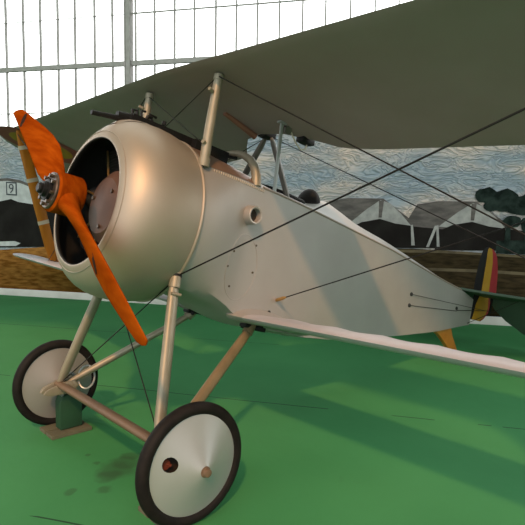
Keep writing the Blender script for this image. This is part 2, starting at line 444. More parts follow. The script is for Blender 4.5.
tent(.0, -.05, [])['label'] = 'left of the two painted white gabled tents right of the fuselage'
tent(1.30, -.08, [])['label'] = 'right of the two painted white gabled tents, beside the dark trees'
tent(-1.4, -.02, [])['label'] = 'painted tent hidden behind the cockpit'
tp = []
random.seed(3)
for (u, z, r) in ((8.2, 1.86, .13), (8.42, 1.80, .17), (8.62, 1.72, .16), (8.85, 1.74, .2), (9.1, 1.66, .22), (9.5, 1.62, .25), (8.55, 1.5, .1), (8.8, 1.45, .13), (9.1, 1.35, .2), (9.8, 1.55, .3), (8.28, 1.72, .1)):
    k = len(tp)
    tp.append((0, .026 + .0005 * k, [(u + r * cos(t * .4488) * (1 + .35 * random.random()), z + .75 * r * sin(t * .4488) * (1 + .35 * random.random())) for t in range(14)]))
for u in (8.48, 8.74, 9.1, 9.6):
    tp.append((0, .033, [(u, 1.5), (u + .05, 1.5), (u + .07, 1.05), (u - .03, 1.05)]))
tp.append((0, .024, [(8.36, 1.22), (9.0, 1.25), (10.5, 1.25), (10.5, 1.02), (8.36, 1.04)]))
paint('painted_tree', tp, [m_tree], mural, 'dark painted trees at the right of the mural')

# ------------------------------------------------------------------ the aeroplane
plane = empty('biplane', (-.32, 0, 0))
tag(plane, 'silver vintage biplane fighter with a wooden propeller standing on green carpet', 'airplane')


def part(b, name, m, parent=plane, lab=None, **k):
    o = b.build(name, m, parent, **k)
    if lab:
        o['label'] = lab
    return o


# cowling
b = MB()
prof = [(0.0, .516), (-.06, .528), (-.13, .540), (-.20, .545), (-.27, .541), (-.33, .528), (-.38, .507), (-.42, .480), (-.449, .448), (-.468, .415), (-.476, .392), (-.478, .381)]
inner = [(-.478, .381), (-.474, .376), (-.46, .378), (-.44, .40), (-.41, .44), (-.36, .49), (-.25, .525), (-.1, .518), (0.0, .505), (0.0, .516)]
b.revolve(prof, (0, 0, 0), (1, 0, 0), 112); b.cur = 1
b.revolve(inner, (0, 0, 0), (1, 0, 0), 112)  # inside made black, the shade within the cowling is in the colour
cowl = part(b, 'cowling', [M['cowl'], M['black']], lab='bulbous satin silver engine cowling', smooth=50)
b = MB(); b.revolve([(-.012 + .011 * cos(t * pi / 5), .519 + .009 * sin(t * pi / 5)) for t in range(10)], (0, 0, 0), (1, 0, 0), 96, closed=True)
part(b, 'rear_bead', M['cowl'], cowl)
b = MB(); b.revolve([(-.4655 + .0025 * cos(t * pi / 4), .4225 + .0025 * sin(t * pi / 4)) for t in range(8)], (0, 0, 0), (1, 0, 0), 96, closed=True)
part(b, 'front_seam', M['cowl'], cowl)
b = MB()   # raised strap over the crown of the cowling
rows = []
for k in range(15):
    g = k / 14; an = R(99 - 62 * g); row = []; e = min(1, 10 * min(g, 1 - g) + .2)
    for q, (a, r) in enumerate([(-.05, .527), (-.10, .535), (-.16, .543), (-.22, .5455), (-.28, .540), (-.335, .527), (-.38, .507), (-.415, .485)]):
        u = min(1, e) * (.35 if q in (0, 7) else 1)
        row.append((a, cos(an) * (r + .013 * u), sin(an) * (r + .013 * u)))
    rows.append(row)
b.loft(rows, False, False)
part(b, 'crown_strap', M['cowl'], cowl, smooth=60)
# engine
b = MB(); b.revolve([(-.38, .0), (-.38, .06), (-.365, .17), (-.32, .225), (-.12, .235), (-.03, .2), (-.03, 0)], (0, 0, 0), (1, 0, 0), 48)
eng = part(b, 'rotary_engine', M['brown'], lab='brown crankcase of the engine inside the cowling')
for k in range(9):
    an = 2 * pi * k / 9 + .2; d = V((0, cos(an), sin(an)))
    b = MB(); pr = []
    for i in range(11):
        r0 = .205 + i * .024
        pr += [(r0, .062), (r0 + .009, .078), (r0 + .015, .078), (r0 + .021, .062)]
    pr = [(.19, 0), (.19, .06)] + pr + [(.475, .05), (.475, 0)]
    b.revolve(pr, (-.2, 0, 0), d, 20)
    part(b, 'cylinder', M['cyl'], eng, 'finned cylinder with painted-in darkness' if k == 0 else None)
    b = MB(); t = V((0, -sin(an), cos(an))) * .03
    b.tube([V((-.315, 0, 0)) + d * .2 + t, V((-.285, 0, 0)) + d * .46 + t], .007, 8)
    part(b, 'push_rod', M['brass'], eng, 'brass push rod' if k == 0 else None)
for an in range(20, 380, 120):
    b = MB(); b.revolve([(-.012, 0), (-.012, .012), (0, .012)], (-.37, .13 * cos(R(an)), .13 * sin(R(an))), (1, 0, 0), 8)
    part(b, 'bolt', M['hub'], eng)
b = MB(); b.revolve([(-.02, 0), (-.02, .5), (-.005, .5), (-.005, 0)], (0, 0, 0), (1, 0, 0), 64)
part(b, 'firewall', M['black'])

# propeller
BETA = R(31)
ER = V((0, cos(BETA), sin(BETA))); ET = V((0, -sin(BETA), cos(BETA))); EA = V((1, 0, 0))
PA = -.600
tab = [(.0, .145, .145, 62), (.08, .14, .135, 60), (.14, .125, .105, 54), (.22, .135, .075, 46), (.35, .175, .052, 37), (.5, .20, .038, 30), (.64, .196, .028, 25), (.8, .172, .022, 21.5), (.92, .150, .018, 19.5),
       (1.05, .125, .014, 18), (1.16, .105, .011, 17), (1.25, .086, .009, 16.5), (1.30, .062, .008, 16), (1.335, .03, .006, 16)]


def lerp_(tb, x, k):
    for p, q in zip(tb, tb[1:]):
        if p[0] <= x <= q[0]:
            return p[k] + (q[k] - p[k]) * (x - p[0]) / (q[0] - p[0])
    return tb[-1][k]


b = MB()
for sgn in (1, -1):
    er, et = ER * sgn, ET * sgn; rings = []
    for r, c, t, ph in tab:
        p = R(ph); cd = et * cos(p) + EA * sin(p); nd = et * (-sin(p)) + EA * cos(p)
        o = V((PA, 0, 0)) + er * r + cd * ((c / 2 - .092) * min(1, max(0, (r - .1) / .3)))
        ring = []
        for i in range(20):
            g = 2 * pi * i / 20; x = cos(g)
            ring.append(o + cd * (x * c / 2) + nd * (sin(g) * t / 2 * (1.0 if r < .18 else (1.05 - .3 * x))))
        rings.append(ring)
    b.loft(rings)
b.revolve([(-.078, .0), (-.078, .108), (-.068, .118), (.068, .118), (.08, .108), (.08, 0)], (PA, 0, 0), (1, 0, 0), 40)
prop = part(b, 'propeller', M['prop'], lab='glossy orange-brown two-bladed wooden propeller', smooth=40)
b = MB(); b.revolve([(-.016, 0), (-.016, .098), (-.01, .104), (0, .104), (0, 0)], (PA - .078, 0, 0), (1, 0, 0), 40)
part(b, 'hub_flange', M['hub'], prop, 'dark oily metal hub plate')
b = MB(); b.revolve([(-.062, 0), (-.062, .022), (-.055, .030), (-.042, .03), (-.04, .042), (-.02, .045), (-.018, .06), (0, .062)], (PA - .093, 0, 0), (1, 0, 0), 24)
part(b, 'hub_nut', M['dark'], prop, 'black stepped hub nut')
for k in range(8):
    an = 2 * pi * k / 8 + .2
    b = MB(); b.revolve([(-.02, 0), (-.02, .011), (0, .011)], (PA - .093, .08 * cos(an), .08 * sin(an)), (1, 0, 0), 6)
    part(b, 'hub_bolt', M['hub'], prop)
for sgn, rr in ((1, 1.10), (-1, .66)):   # oval maker's transfers on the blades
    er, et = ER * sgn, ET * sgn; p = R(lerp_(tab, rr, 3))
    cd = et * cos(p) + EA * sin(p); nd = et * (-sin(p)) + EA * cos(p)
    b = MB(); c = V((PA, 0, 0)) + er * rr + cd * (lerp_(tab, rr, 1) / 2 - .092) - nd * (lerp_(tab, rr, 2) * .525 - .0005)
    dm = (er * .75 + cd * .66).normalized(); dn = dm.cross(nd)
    b.prism([c + dm * (.060 * cos(t * pi / 10)) + dn * (.024 * sin(t * pi / 10)) for t in range(20)], nd * -.0015)
    part(b, 'maker_transfer', M['decal'], prop, 'small dark oval transfer on the blade')

# fuselage
def lerp(tab, x):
    if x <= tab[0][0]:
        return tab[0][1]
    for (x0, y0), (x1, y1) in zip(tab, tab[1:]):
        if x <= x1:
            return y0 + (y1 - y0) * (x - x0) / (x1 - x0)
    return tab[-1][1]


SA = 4.37
TOP = [(0, .372), (.5, .360), (.82, .360), (1.49, .336), (2.34, .303), (3.42, .214), (4.09, .178), (SA, .128)]
BOT = [(0, -.372), (.42, -.462), (.55, -.510), (.74, -.557), (1.28, -.577), (1.79, -.56), (2.79, -.433), (3.57, -.323), (SA, -.168)]
WID = [(0, .392), (.5, .350), (.9, .318), (1.5, .262), (2.34, .185), (3.42, .088), (4.0, .035), (SA, .008)]
DECK = [(0, .13), (.25, .12), (.5, .10), (.7, .07), (1.15, .08), (1.25, .10), (1.38, .18), (1.53, .205), (1.745, .16), (1.93, .13), (2.29, .11), (2.72, .09), (3.55, .04), (4.0, .012), (SA, 0)]
CORN = [R(-136.5), R(136.5), R(43.5), R(-43.5)]     # port-bottom, port-top, starboard-top, starboard-bottom


def section(a, n=14):
    t, bt, w, dk = (lerp(q, a) for q in (TOP, BOT, WID, DECK))
    k = max(0.0, min(1.0, a / .55)); k = k * k * (3 - 2 * k)
    out = []
    cs = [(-w, bt), (-w, t), (w, t), (w, bt)]
    an = [R(223.5), R(136.5), R(43.5), R(-43.5), R(-136.5)]
    for s in range(4):
        (y0, h0), (y1, h1) = cs[s], cs[(s + 1) % 4]
        for i in range(n):
            u = i / n
            y, h = y0 + (y1 - y0) * u, h0 + (h1 - h0) * u
            if s == 1:
                h += dk * (1 - (2 * u - 1) ** 2) ** (.7 if a < 1.2 else 1.25)
            if s == 3:
                h -= .025 * (1 - (2 * u - 1) ** 2) * (1 if a < 3.5 else .3)
            g = an[s] + (an[s + 1] - an[s]) * u
            cy, ch = .512 * cos(g), .512 * sin(g)
            kk = k
            if s == 3:                   # the belly flattens out right behind the cowling
                e = 4 * u * (1 - u); kb = min(1.0, a / .13); kk = k + (max(k, kb) - k) * min(1, 2 * e)
            out.append(V((a, cy + (y - cy) * kk, ch + (h - ch) * kk)))
    return out


b = MB()
sts = [0, .02, .04, .06, .08, .105, .13, .18, .24, .3, .36, .42, .48, .55, .62, .68, .74, .82, .9, 1.0, 1.1, 1.2, 1.28, 1.36, 1.5, 1.7, 1.9, 2.1, 2.34, 2.6, 2.8, 3.1, 3.42, 3.6, 3.8, 4.0, 4.09, 4.2, SA]
rings = [section(a) for a in sts]
ids = [[b.add(p) for p in r] for r in rings]
n = len(ids[0])
for i in range(len(sts) - 1):
    for j in range(n):
        if .68 <= sts[i] < 1.2 and 16 <= j <= 25:
            continue                     # cockpit opening in the decking
        k = (j + 1) % n
        b.face((ids[i][j], ids[i][k], ids[i + 1][k], ids[i + 1][j]))
b.face(ids[-1])
fus = part(b, 'fuselage', M['fabric'], lab='slab-sided silver fuselage tapering to the tail', smooth=24)


def side_y(a, h):
    s = section(a)[:15]
    s = s[:15]
    for p, q in zip(s, s[1:]):
        lo, hi = sorted((p.z, q.z))
        if lo - 1e-6 <= h <= hi + 1e-6 and hi > lo:
            return p.y + (q.y - p.y) * (h - p.z) / (q.z - p.z)
    return -lerp(WID, a)


def side_pt(a, h, out=0.0):
    return V((a, side_y(a, h) - out, h))


# longeron capping strip along the top edge, with lacing
for s in (-1, 1):
    b = MB(); b.tube([(a, s * (lerp(WID, a) - .004), lerp(TOP, a) + .006) for a in (.55, .7, .9, 1.2, 1.5, 1.9, 2.34, 2.8, 3.2, 3.6, 4.0)], .010, 8)
    part(b, 'longeron_strip', M['strip'], fus)
b = MB()
for i in range(26):
    a = .10 + i * .018
    b.tube([side_pt(a, .335, .004), side_pt(a + .006, .352, .004)], .003, 5)
part(b, 'lacing', M['lace'], fus, 'row of small lacing stitches under the cockpit edge')['kind'] = 'stuff'
# decking sheet behind the cowling, its brown stands in for the wing's reflection
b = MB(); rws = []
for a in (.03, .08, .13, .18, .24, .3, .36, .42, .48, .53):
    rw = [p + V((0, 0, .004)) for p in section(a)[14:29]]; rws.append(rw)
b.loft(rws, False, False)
part(b, 'front_decking', M['deck'], fus, 'decking in front of the cockpit, dark wing reflection in its brown', smooth=60)
# oval inspection panel outline
b = MB()
b.tube([side_pt(.475 + .155 * cos(t * pi / 20), -.185 + .215 * sin(t * pi / 20), .0) for t in range(41)], .0028, 6, cap=False)
part(b, 'inspection_panel', M['fabric'], fus)
for a, h in ((.585, -.02), (.60, -.20), (.36, -.10), (.40, -.32), (.33, -.2)):
    b = MB(); c = side_pt(a, h, 0)
    b.revolve([(0, .008), (.004, .007), (.005, 0)], c, (0, -1, 0), 10)
    part(b, 'panel_screw', M['hub'], fus)
# stub pipe in the side
b = MB(); c = side_pt(.452, .155, -.02); ax = V((.02, -1, .0)).normalized()
b.revolve([(0, .066), (.05, .062), (.088, .058), (.092, .054), (.088, .044), (.0, .044)], c, ax, 28)
pp = part(b, 'side_pipe', M['fabric'], fus, 'short round pipe sticking out of the side')
b = MB(); b.revolve([(.046, .045), (.05, 0)], c, ax, 20); part(b, 'pipe_bore', M['interior'], fus, 'dark bore of the pipe')
# control cable slots near the tail
for px in ((2.845, -.026), (2.844, -.135), (3.951, -.028)):
    b = MB(); c = side_pt(*px); b.sphere(c, .03, .008, .02, 12, 8)
    part(b, 'cable_slot', M['black'], fus)

# cockpit: coaming, hoop, headrest, seat
b = MB()
ring = []
for t in range(33):
    g = 2 * pi * t / 32; a = .94 + .27 * cos(g); y = .235 * sin(g) * (1 - a * .08)
    h = lerp(TOP, a) + lerp(DECK, a) * max(0, 1 - (y / lerp(WID, a)) ** 2) ** .7 + .008
    ring.append((a, y, h))
b.tube(ring, .018, 10, cap=False)
part(b, 'cockpit_coaming', M['leather'], lab='dark padded rim of the cockpit')
b = MB(); hp = [(-.335, .345), (-.325, .41), (-.295, .47), (-.245, .52), (-.17, .556), (-.09, .575), (0, .58), (.09, .575), (.17, .556), (.245, .52), (.295, .47), (.325, .41), (.335, .345)]
b.tube([(.487 - .02 * (h - .345) / .23, y * 1.01, h * 1.02 + .005) for y, h in hp], [.034, .033, .031, .028, .025, .022, .021, .022, .025, .028, .031, .033, .034], 14)
part(b, 'cockpit_hoop', M['steel'], lab='thick bronze-grey hoop over the front of the cockpit', smooth=60)
b = MB(); b.sphere((1.345, 0, .462), .085, .11, .13, 20, 12); b.box((1.34, 0, .41), .11, .17, .07)
part(b, 'headrest', M['leather'], lab='rounded black leather headrest behind the cockpit', smooth=60)
b = MB(); b.box((1.16, 0, .1), .05, .34, .5); b.box((.97, 0, -.14), .38, .36, .05)
part(b, 'seat', M['leather'], bevel=.015)
b = MB(); b.prism([(.64, -.2, .43), (.64, .2, .43), (.66, .17, .60), (.67, 0, .66), (.66, -.17, .60)], (.006, 0, 0))
# machine gun on the decking
b = MB()
b.tube([(-.545, .0, .505), (-.30, 0, .545)], [.013, .020], 10); b.tube([(-.555, 0, .503), (-.50, 0, .511)], .015, 10)
b.box((-.0, 0, .562), .62, .06, .05); b.tube([(-.40, 0, .55), (-.30, 0, .56)], [.022, .028], 10); b.box((.36, .0, .545), .16, .08, .09); b.tube([(-.33, 0, .545), (-.29, 0, .55)], .03, 12)
b.tube([(-.30, 0, .57), (-.31, 0, .615), (-.28, 0, .62), (-.27, 0, .58)], .010, 6); b.tube([(-.21, 0, .58), (-.2, 0, .61), (-.17, 0, .615)], .012, 6); b.tube([(-.24, 0, .59), (-.25, 0, .63), (-.22, 0, .635)], .008, 6); b.tube([(-.16, 0, .59), (-.19, .0, .63), (-.14, 0, .625)], .009, 6); b.tube([(-.08, 0, .6), (-.08, 0, .625)], .014, 8)
b.box((.18, -.06, .54), .10, .06, .08); b.tube([(.43, -.04, .56), (.50, -.06, .57)], .012, 8); b.tube([(.43, .04, .56), (.50, .06, .57)], .012, 8)
part(b, 'machine_gun', M['dark'], lab='black machine gun lying over the cowling')

# upper wing
def wing_h(y):
    return .905 + .010 * abs(y)


def upper_section(y, tip=0.0):
    s = abs(y)
    le = -.175 + .049 * s
    te_tab = [(0, .72), (.2, .77), (.36, .90), (.5, 1.035), (.62, 1.07), (.85, 1.10), (1.72, 1.213), (3.0, 1.30), (4.0, 1.36), (4.3, 1.36)]
    te = lerp(te_tab, s)
    c = te - le
    if s > 3.72:                       # raked, rounded tip
        le = lerp([(3.72, le), (3.95, .05), (4.1, .17), (4.22, .34), (4.30, .52), (4.35, .70)], s)
        te = lerp([(3.72, 1.34), (4.1, 1.33), (4.22, 1.24), (4.30, 1.08), (4.35, .86)], s)
        c = te - le
    full = 1.25
    drop = (.118 + .024 * max(0, min(1, (s - .35) / .45))) * c / 1.2
    h0 = wing_h(y)
    if s > 3.72:
        h0 -= .10 * (le - (-.175 + .049 * s))
    droop = .05 * max(0, (s - 3) / 1.2) ** 2
    th = .085 * min(1, c / full)
    up, lo = [], []
    for i in range(13):
        t = (1 - cos(pi * i / 12)) / 2
        th_t = th * (2.6 * sqrt(t) * (1 - t) ** .9) * .5 if t < 1 else 0
        base = h0 + .012 - (drop + droop) * t + .035 * sin(pi * t) * min(1, c)
        up.append(V((le + c * t, y, base + th_t)))
        lo.append(V((le + c * t, y, base - th_t * .38 - .002)))
    return up + lo[::-1][1:-1]


b = MB()
ys = [-4.35, -4.30, -4.22, -4.1, -3.95, -3.72, -3.35, -3.0, -2.65, -2.3, -1.95, -1.72, -1.4, -1.1, -.85, -.62, -.5, -.42, -.36, -.28, -.2, -.1, 0]
ys = ys + [-y for y in ys[::-1][1:]]
b.loft([upper_section(y) for y in ys])
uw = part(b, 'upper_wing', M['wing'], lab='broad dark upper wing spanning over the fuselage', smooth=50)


def under(a, y):
    q = upper_section(y); lo = [q[0]] + q[13:][::-1] + [q[12]]
    for p, r in zip(lo, lo[1:]):
        if p.x <= a <= r.x:
            return p.z + (r.z - p.z) * (a - p.x) / (r.x - p.x + 1e-9)
    return q[0].z


for s in (1, -1):      # Belgian-coloured roundels under the wing
    b = MB(); ca, cy = .40, 3.50 * s
    for mi, r0, r1 in ((0, .36, .52), (1, .19, .36), (2, 0.0, .19)):
        b.cur = mi
        for k in range(40):
            for j in range(3):
                ra, rb = r0 + (r1 - r0) * j / 3, r0 + (r1 - r0) * (j + 1) / 3
                q = []
                for rr, kk in ((ra, k), (ra, k + 1), (rb, k + 1), (rb, k)):
                    a, y = ca + rr * cos(kk * pi / 20), cy + rr * sin(kk * pi / 20)
                    q.append(b.add((a, y, under(a, y) - .006)))
                b.face(q)
    part(b, 'roundel', [M['roundel'], M['ryellow'], M['rblack']], uw, 'red, yellow and black roundel under the wing')

# lower wings
def lower_section(y):
    s = abs(y)
    le = .499 + .005 * (s - .39); c = .74
    h0 = -.519 + .028 * (s - .39)
    if s > 3.95:
        le = lerp([(3.95, le), (4.15, .57), (4.25, .66), (4.30, .78)], s); te = lerp([(3.95, 1.255), (4.15, 1.24), (4.25, 1.16), (4.30, 1.0)], s); c = te - le
    up, lo = [], []
    for i in range(11):
        t = (1 - cos(pi * i / 10)) / 2
        th = .078 * c / .74 * 2.6 * sqrt(t) * (1 - t) ** .9 * .5 if t < 1 else 0
        rip = .010 * abs(sin(pi * s / .33))
        base = h0 + .018 - .040 * t * c / .74 + .022 * sin(pi * t)
        up.append(V((le + c * t, y, base + th - rip * sin(pi * t))))
        lo.append(V((le + c * t, y, base - th * .85 - .002)))
    return up + lo[::-1][1:-1]


for s in (-1, 1):
    b = MB()
    yl = [.28] + [.33 + .055 * i for i in range(66)] + [3.95, 4.05, 4.15, 4.25, 4.30]
    b.loft([lower_section(s * y) for y in yl])
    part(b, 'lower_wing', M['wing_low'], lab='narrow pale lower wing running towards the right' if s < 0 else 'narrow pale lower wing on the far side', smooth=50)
    b = MB()          # root fairing
    rings = []
    for y, k in ((.30, 1.6), (.34, 1.45), (.38, 1.2), (.44, 1.04)):
        sec = lower_section(s * y); cx = sum(p.x for p in sec) / len(sec); cz = sum(p.z for p in sec) / len(sec)
        rings.append([V((cx + (p.x - cx) * (1 + .06 * (k - 1)), p.y, cz + (p.z - cz) * k)) for p in sec])
    b.loft(rings)
    part(b, 'wing_root_fairing', M['fabric'], smooth=50)

# cabane struts
for s in (-1, 1):
    b = MB(); b.tube([(.012, s * .389, .355), (-.002, s * .391, .62), (-.012, s * .393, .885)], [.031, .029, .025], 16)
    b.tube([(.014, s * .389, .34), (.011, s * .389, .39)], .036, 16); b.tube([(-.011, s * .393, .86), (-.012, s * .393, .895)], .03, 14)
    for (aa, hh) in ((-.02, .78), (.01, .47)):
        b.tube([(aa - .02, s * .40, hh), (aa - .05, s * .41, hh + .005)], .012, 8)
    part(b, 'cabane_strut', M['steel'], lab='bronze-grey tube from the near cowling edge to the upper wing' if s < 0 else 'bronze-grey tube on the far side of the cowling', smooth=50)
    b = MB(); b.strut((.80, s * .035, under(.72, .04) + .0), (.815, s * .312, .37), .055, .034, (1, 0, 0))
    part(b, 'rear_cabane_strut', M['cabane'])
b = MB(); b.box((.78, 0, .845), .10, .10, .05); part(b, 'cabane_bracket', M['dark'], bevel=.008)
b = MB(); b.strut((.672, -.32, .37), (.635, -.30, under(.635, -.30) + .004), .034, .014, (1, 0, 0), taper=False); b.box((.632, -.305, under(.635, -.3) - .006), .06, .035, .014)
part(b, 'sight_post', M['grey'], lab='thin flat grey post from cockpit edge to wing')
b = MB()
c = V((.70, -.30, under(.70, -.30) - .02)); b.revolve([(-.012, 0), (-.012, .03), (.012, .03), (.012, 0)], c, (0, 1, .2), 20)
pu = part(b, 'pulley', M['cabane'], lab='small dark pulley under the wing')
b = MB(); b.tube([c + V((.03, 0, 0)), c + V((.10, 0, -.06)), c + V((.16, 0, -.09)), c + V((.20, 0, -.07)), c + V((.22, 0, 0))], .006, 8)
part(b, 'pulley_cable', M['lace'])
b = MB(); b.box(c + V((.19, 0, -.01)), .12, .08, .05); part(b, 'pulley_bracket', M['dark'], bevel=.01)
b = MB(); b.tube([(.40, .05, .872), (.71, .05, .812)], [.018, .025], 12); part(b, 'fuel_pipe', M['copper'], lab='brown tube under the wing centre')

# interplane struts
for s in (-1, 1):
    b = MB(); foot = V((.73, s * 3.22, lower_section(s * 3.2)[3].z - .01))
    p1 = V((.05, s * 3.24, under(.05, 3.24) + .005)); p2 = V((.86, s * 3.24, under(.86, 3.24) + .005))
    b.strut(foot, p1, .125, .045, (1, 0, 0)); b.strut(foot + V((.07, 0, 0)), p2, .10, .045, (1, 0, 0))
    st = part(b, 'interplane_strut', M['strutwood'], lab='varnished orange wooden V strut between the wings', smooth=50)
    for (q, u0, cw) in ((p1, .30, .129), (p1, .62, .135), (p1, .86, .13), (p2, .35, .106), (p2, .65, .106)):
        o = foot if q is p1 else foot + V((.07, 0, 0)); dd = q - o
        b = MB(); b.strut(o + dd * u0, o + dd * (u0 + .028), cw, .05, (1, 0, 0), taper=False)
        part(b, 'tape_band', M['tape'], st, 'cream tape band')
    b = MB(); b.box(foot + V((.03, 0, -.0)), .16, .05, .03); part(b, 'strut_fitting', M['dark'], bevel=.006)

# undercarriage
WA, WH, TR, RR = -.008, -1.247, .858, .316
for s in (-1, 1):
    ft, rt_ = V((-.022, s * .391, -.334)), V((.695, s * .330, -.560))
    fb, rb = V((-.085, s * .644, -1.205)), V((-.02, s * .650, -1.20))
    b = MB(); b.strut(ft, fb, .072, .048, (1, 0, 0)); b.tube([ft + V((0, 0, .03)), ft + (fb - ft) * .07], .034, 14)
    b.tube([ft + (fb - ft) * .11 + V((-.03, s * .02, 0)), ft + (fb - ft) * .11 + V((.03, s * .03, 0))], .01, 8)
    part(b, 'front_gear_strut', M['steel'], lab='straight metal leg from the near lower cowling edge to the axle' if s < 0 else 'straight metal leg on the far side', smooth=50)
    b = MB(); b.strut(rt_, rb, .066, .046, (1, 0, .3)); b.tube([rt_ + V((0, 0, .03)), rt_ + (rb - rt_) * .06], .036, 14)
    part(b, 'rear_gear_strut', M['steel'] if s > 0 else M['rearleg'], smooth=50)
    b = MB(); b.box(rt_ + V((0, 0, .012)), .16, .07, .03); b.tube([rt_ + V((-.05, -s * .05, 0)), rt_ + V((.06, s * .08, .0))], .016, 8)
    part(b, 'gear_bracket', M['dark'], bevel=.006)
    b = MB()   # axle shoe: pale forked bracket at the strut feet
    x0 = -.20 if s > 0 else -.10
    b.prism([(x0, s * .655, -1.285), (x0 + .015, s * .655, -1.25), (-.08, s * .655, -1.18), (.0, s * .655, -1.15), (.06, s * .655, -1.19), (.03, s * .655, -1.27), (-.07, s * .655, -1.275), (x0 + .05, s * .655, -1.29)], (0, s * .03, 0))
    b.prism([(x0, s * .60, -1.285), (x0 + .015, s * .60, -1.255), (-.08, s * .60, -1.19), (.0, s * .60, -1.17), (.04, s * .60, -1.20), (.0, s * .60, -1.26), (x0 + .05, s * .60, -1.29)], (0, s * .02, 0))
    part(b, 'axle_shoe', M['steel'], lab='pale forked axle bracket', bevel=.006)
    b = MB()   # coiled shock absorber cord and its retaining hoop
    cc = V((.02, s * .70, -1.215))
    for k in range(3):
        y = s * (.69 + .028 * k)
        b.tube([(WA + .01 + .055 * cos(t * pi / 12), y, WH + .02 + .085 * sin(t * pi / 12)) for t in range(25)], .012, 8, cap=False)
    part(b, 'shock_cord', M['grey'], lab='grey shock absorber windings')
    b = MB(); b.tube([(.10 + .055 * cos(t * pi / 12), s * (.64 + .06 * sin(t * pi / 12)), -1.15 + .065 * sin(t * pi / 12) + .03 * cos(t * pi / 12)) for t in range(25)], .007, 8, cap=False)
    part(b, 'cable_loop', M['disc'])
    # wheel
    hub = V((WA, s * TR, WH))
    b = MB(); b.revolve([(.036 * cos(t * pi / 9), RR - .033 + .033 * sin(t * pi / 9)) for t in range(18)], hub, (0, s, 0), 72, closed=True)
    wheel = part(b, 'wheel', M['rubber'], lab='near wheel with a valve hole in its silver cover' if s < 0 else 'far wheel with a plain silver cover', smooth=60)
    RI = RR - .046

    def cone(rr, out):
        return .018 + (.112 if out else .10) * (1 - rr / RI) ** 1.12

    for out in (1, -1):
        b = MB(); na, nr = 96, 16
        hole = (V((-.172, .020)) if (out > 0 and s < 0) else None)
        grid = []
        for i in range(nr + 1):
            r0 = .028 + (RI - .028) * i / nr; row = []
            for j in range(na):
                g = 2 * pi * j / na; x, z = r0 * cos(g), r0 * sin(g)
                row.append((x, z))
            grid.append(row)
        HR = .037; keep, cut = [], []
        idx = {}
        for i in range(nr + 1):
            for j in range(na):
                x, z = grid[i][j]
                rr = min(RI, sqrt(x * x + z * z))
                idx[i, j] = b.add((hub.x + x, hub.y + s * out * cone(rr, out > 0), hub.z + z))
        for i in range(nr):
            for j in range(na):
                q = [(i, j), (i, (j + 1) % na), (i + 1, (j + 1) % na), (i + 1, j)]
                cx = sum(grid[u][v][0] for u, v in q) / 4; cz = sum(grid[u][v][1] for u, v in q) / 4
                (cut if hole is not None and (V((cx, cz)) - hole).length < HR * .92 else keep).append(q)
        edge = set(k for q in cut for k in q) & set(k for q in keep for k in q)
        for k in edge:                    # pull the cut edge onto a true circle
            p = hole + (V(grid[k[0]][k[1]]) - hole).normalized() * HR
            b.v[idx[k]] = V((hub.x + p.x, hub.y + s * out * cone(min(RI, p.length), out > 0), hub.z + p.y))
        for q in keep:
            if len(set(q)) == 4:
                b.face([idx[k] for k in q])
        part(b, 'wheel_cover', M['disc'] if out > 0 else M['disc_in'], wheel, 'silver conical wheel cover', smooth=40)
        b = MB(); b.revolve([(.012, RI - .004), (.022, RI + .004), (.022, RI + .018), (.012, RI + .024)], hub, (0, s * out, 0), 72)
        part(b, 'rim', M['cowl'], wheel)
    b = MB(); b.revolve([(.10, .028), (.122, .027), (.124, .022), (.142, .020), (.145, .012), (.145, 0)], hub, (0, s, 0), 18)
    part(b, 'hub_cap', M['barwood'], wheel, 'brownish axle end cap')
    if s < 0:
        b = MB(); vx = V((WA - .170, hub.y + .004, WH + .008)); b.tube([vx, vx + V((0, -.02, 0))], .026, 12)
        b.tube([vx + V((-.02, -.005, .01)), vx + V((.03, -.02, -.005))], .009, 8)
        part(b, 'valve', M['valve'], wheel, 'reddish valve inside the cover hole')
        b = MB(); b.revolve([(-.005, .0), (-.005, RI)], hub, (0, s, 0), 48); part(b, 'wheel_hollow', M['interior'], wheel)
b = MB(); b.tube([(WA, -.97, WH), (WA, .97, WH)], .022, 14)
part(b, 'axle', M['hub'])
b = MB(); b.strut((-.05, -.655, -1.225), (-.05, .655, -1.225), .15, .05, (1, 0, -.25), taper=False)
part(b, 'spreader_bar', M['barwood'], lab='brown wooden bar between the wheels', smooth=50)

# tail
b = MB()
b.prism([(3.53, -.025, -.30), (3.93, -.025, -.24), (4.00, -.025, -.34), (4.13, -.025, -.46), (4.19, -.025, -.52), (4.18, -.025, -.555), (4.04, -.025, -.54), (3.86, -.025, -.43), (3.72, -.025, -.36)], (0, .05, 0))
part(b, 'tail_skid', M['skid'], lab='yellow-brown wooden tail skid', bevel=.006)
b = MB()
# rudder: outline in the centre plane, front edge to rear edge, three vertical colours
rows = []
RUD = [(-.10, 4.395, 4.40, 4.60, 4.64), (-.06, 4.393, 4.41, 4.68, 4.72), (.0, 4.392, 4.42, 4.74, 4.79), (.08, 4.392, 4.43, 4.77, 4.85), (.17, 4.392, 4.47, 4.73, 4.91), (.23, 4.36, 4.50, 4.71, 4.945),
       (.34, 4.352, 4.50, 4.70, 4.93), (.50, 4.365, 4.50, 4.69, 4.90), (.62, 4.385, 4.50, 4.68, 4.86), (.71, 4.42, 4.51, 4.665, 4.81), (.765, 4.47, 4.53, 4.65, 4.75), (.79, 4.53, 4.56, 4.63, 4.67)]
lay = {}
def rud_pt(a, h, af, ar, side):
    t = (a - af) / max(.02, ar - af); t = max(0, min(1, t))
    e = min(1, (.80 - h) / .15) * min(1, (h + .21) / .1)
    return (a, side * (.003 + .022 * (sin(pi * t ** .6) if 0 < t < 1 else 0) * max(0, e)), h)
NS = 4
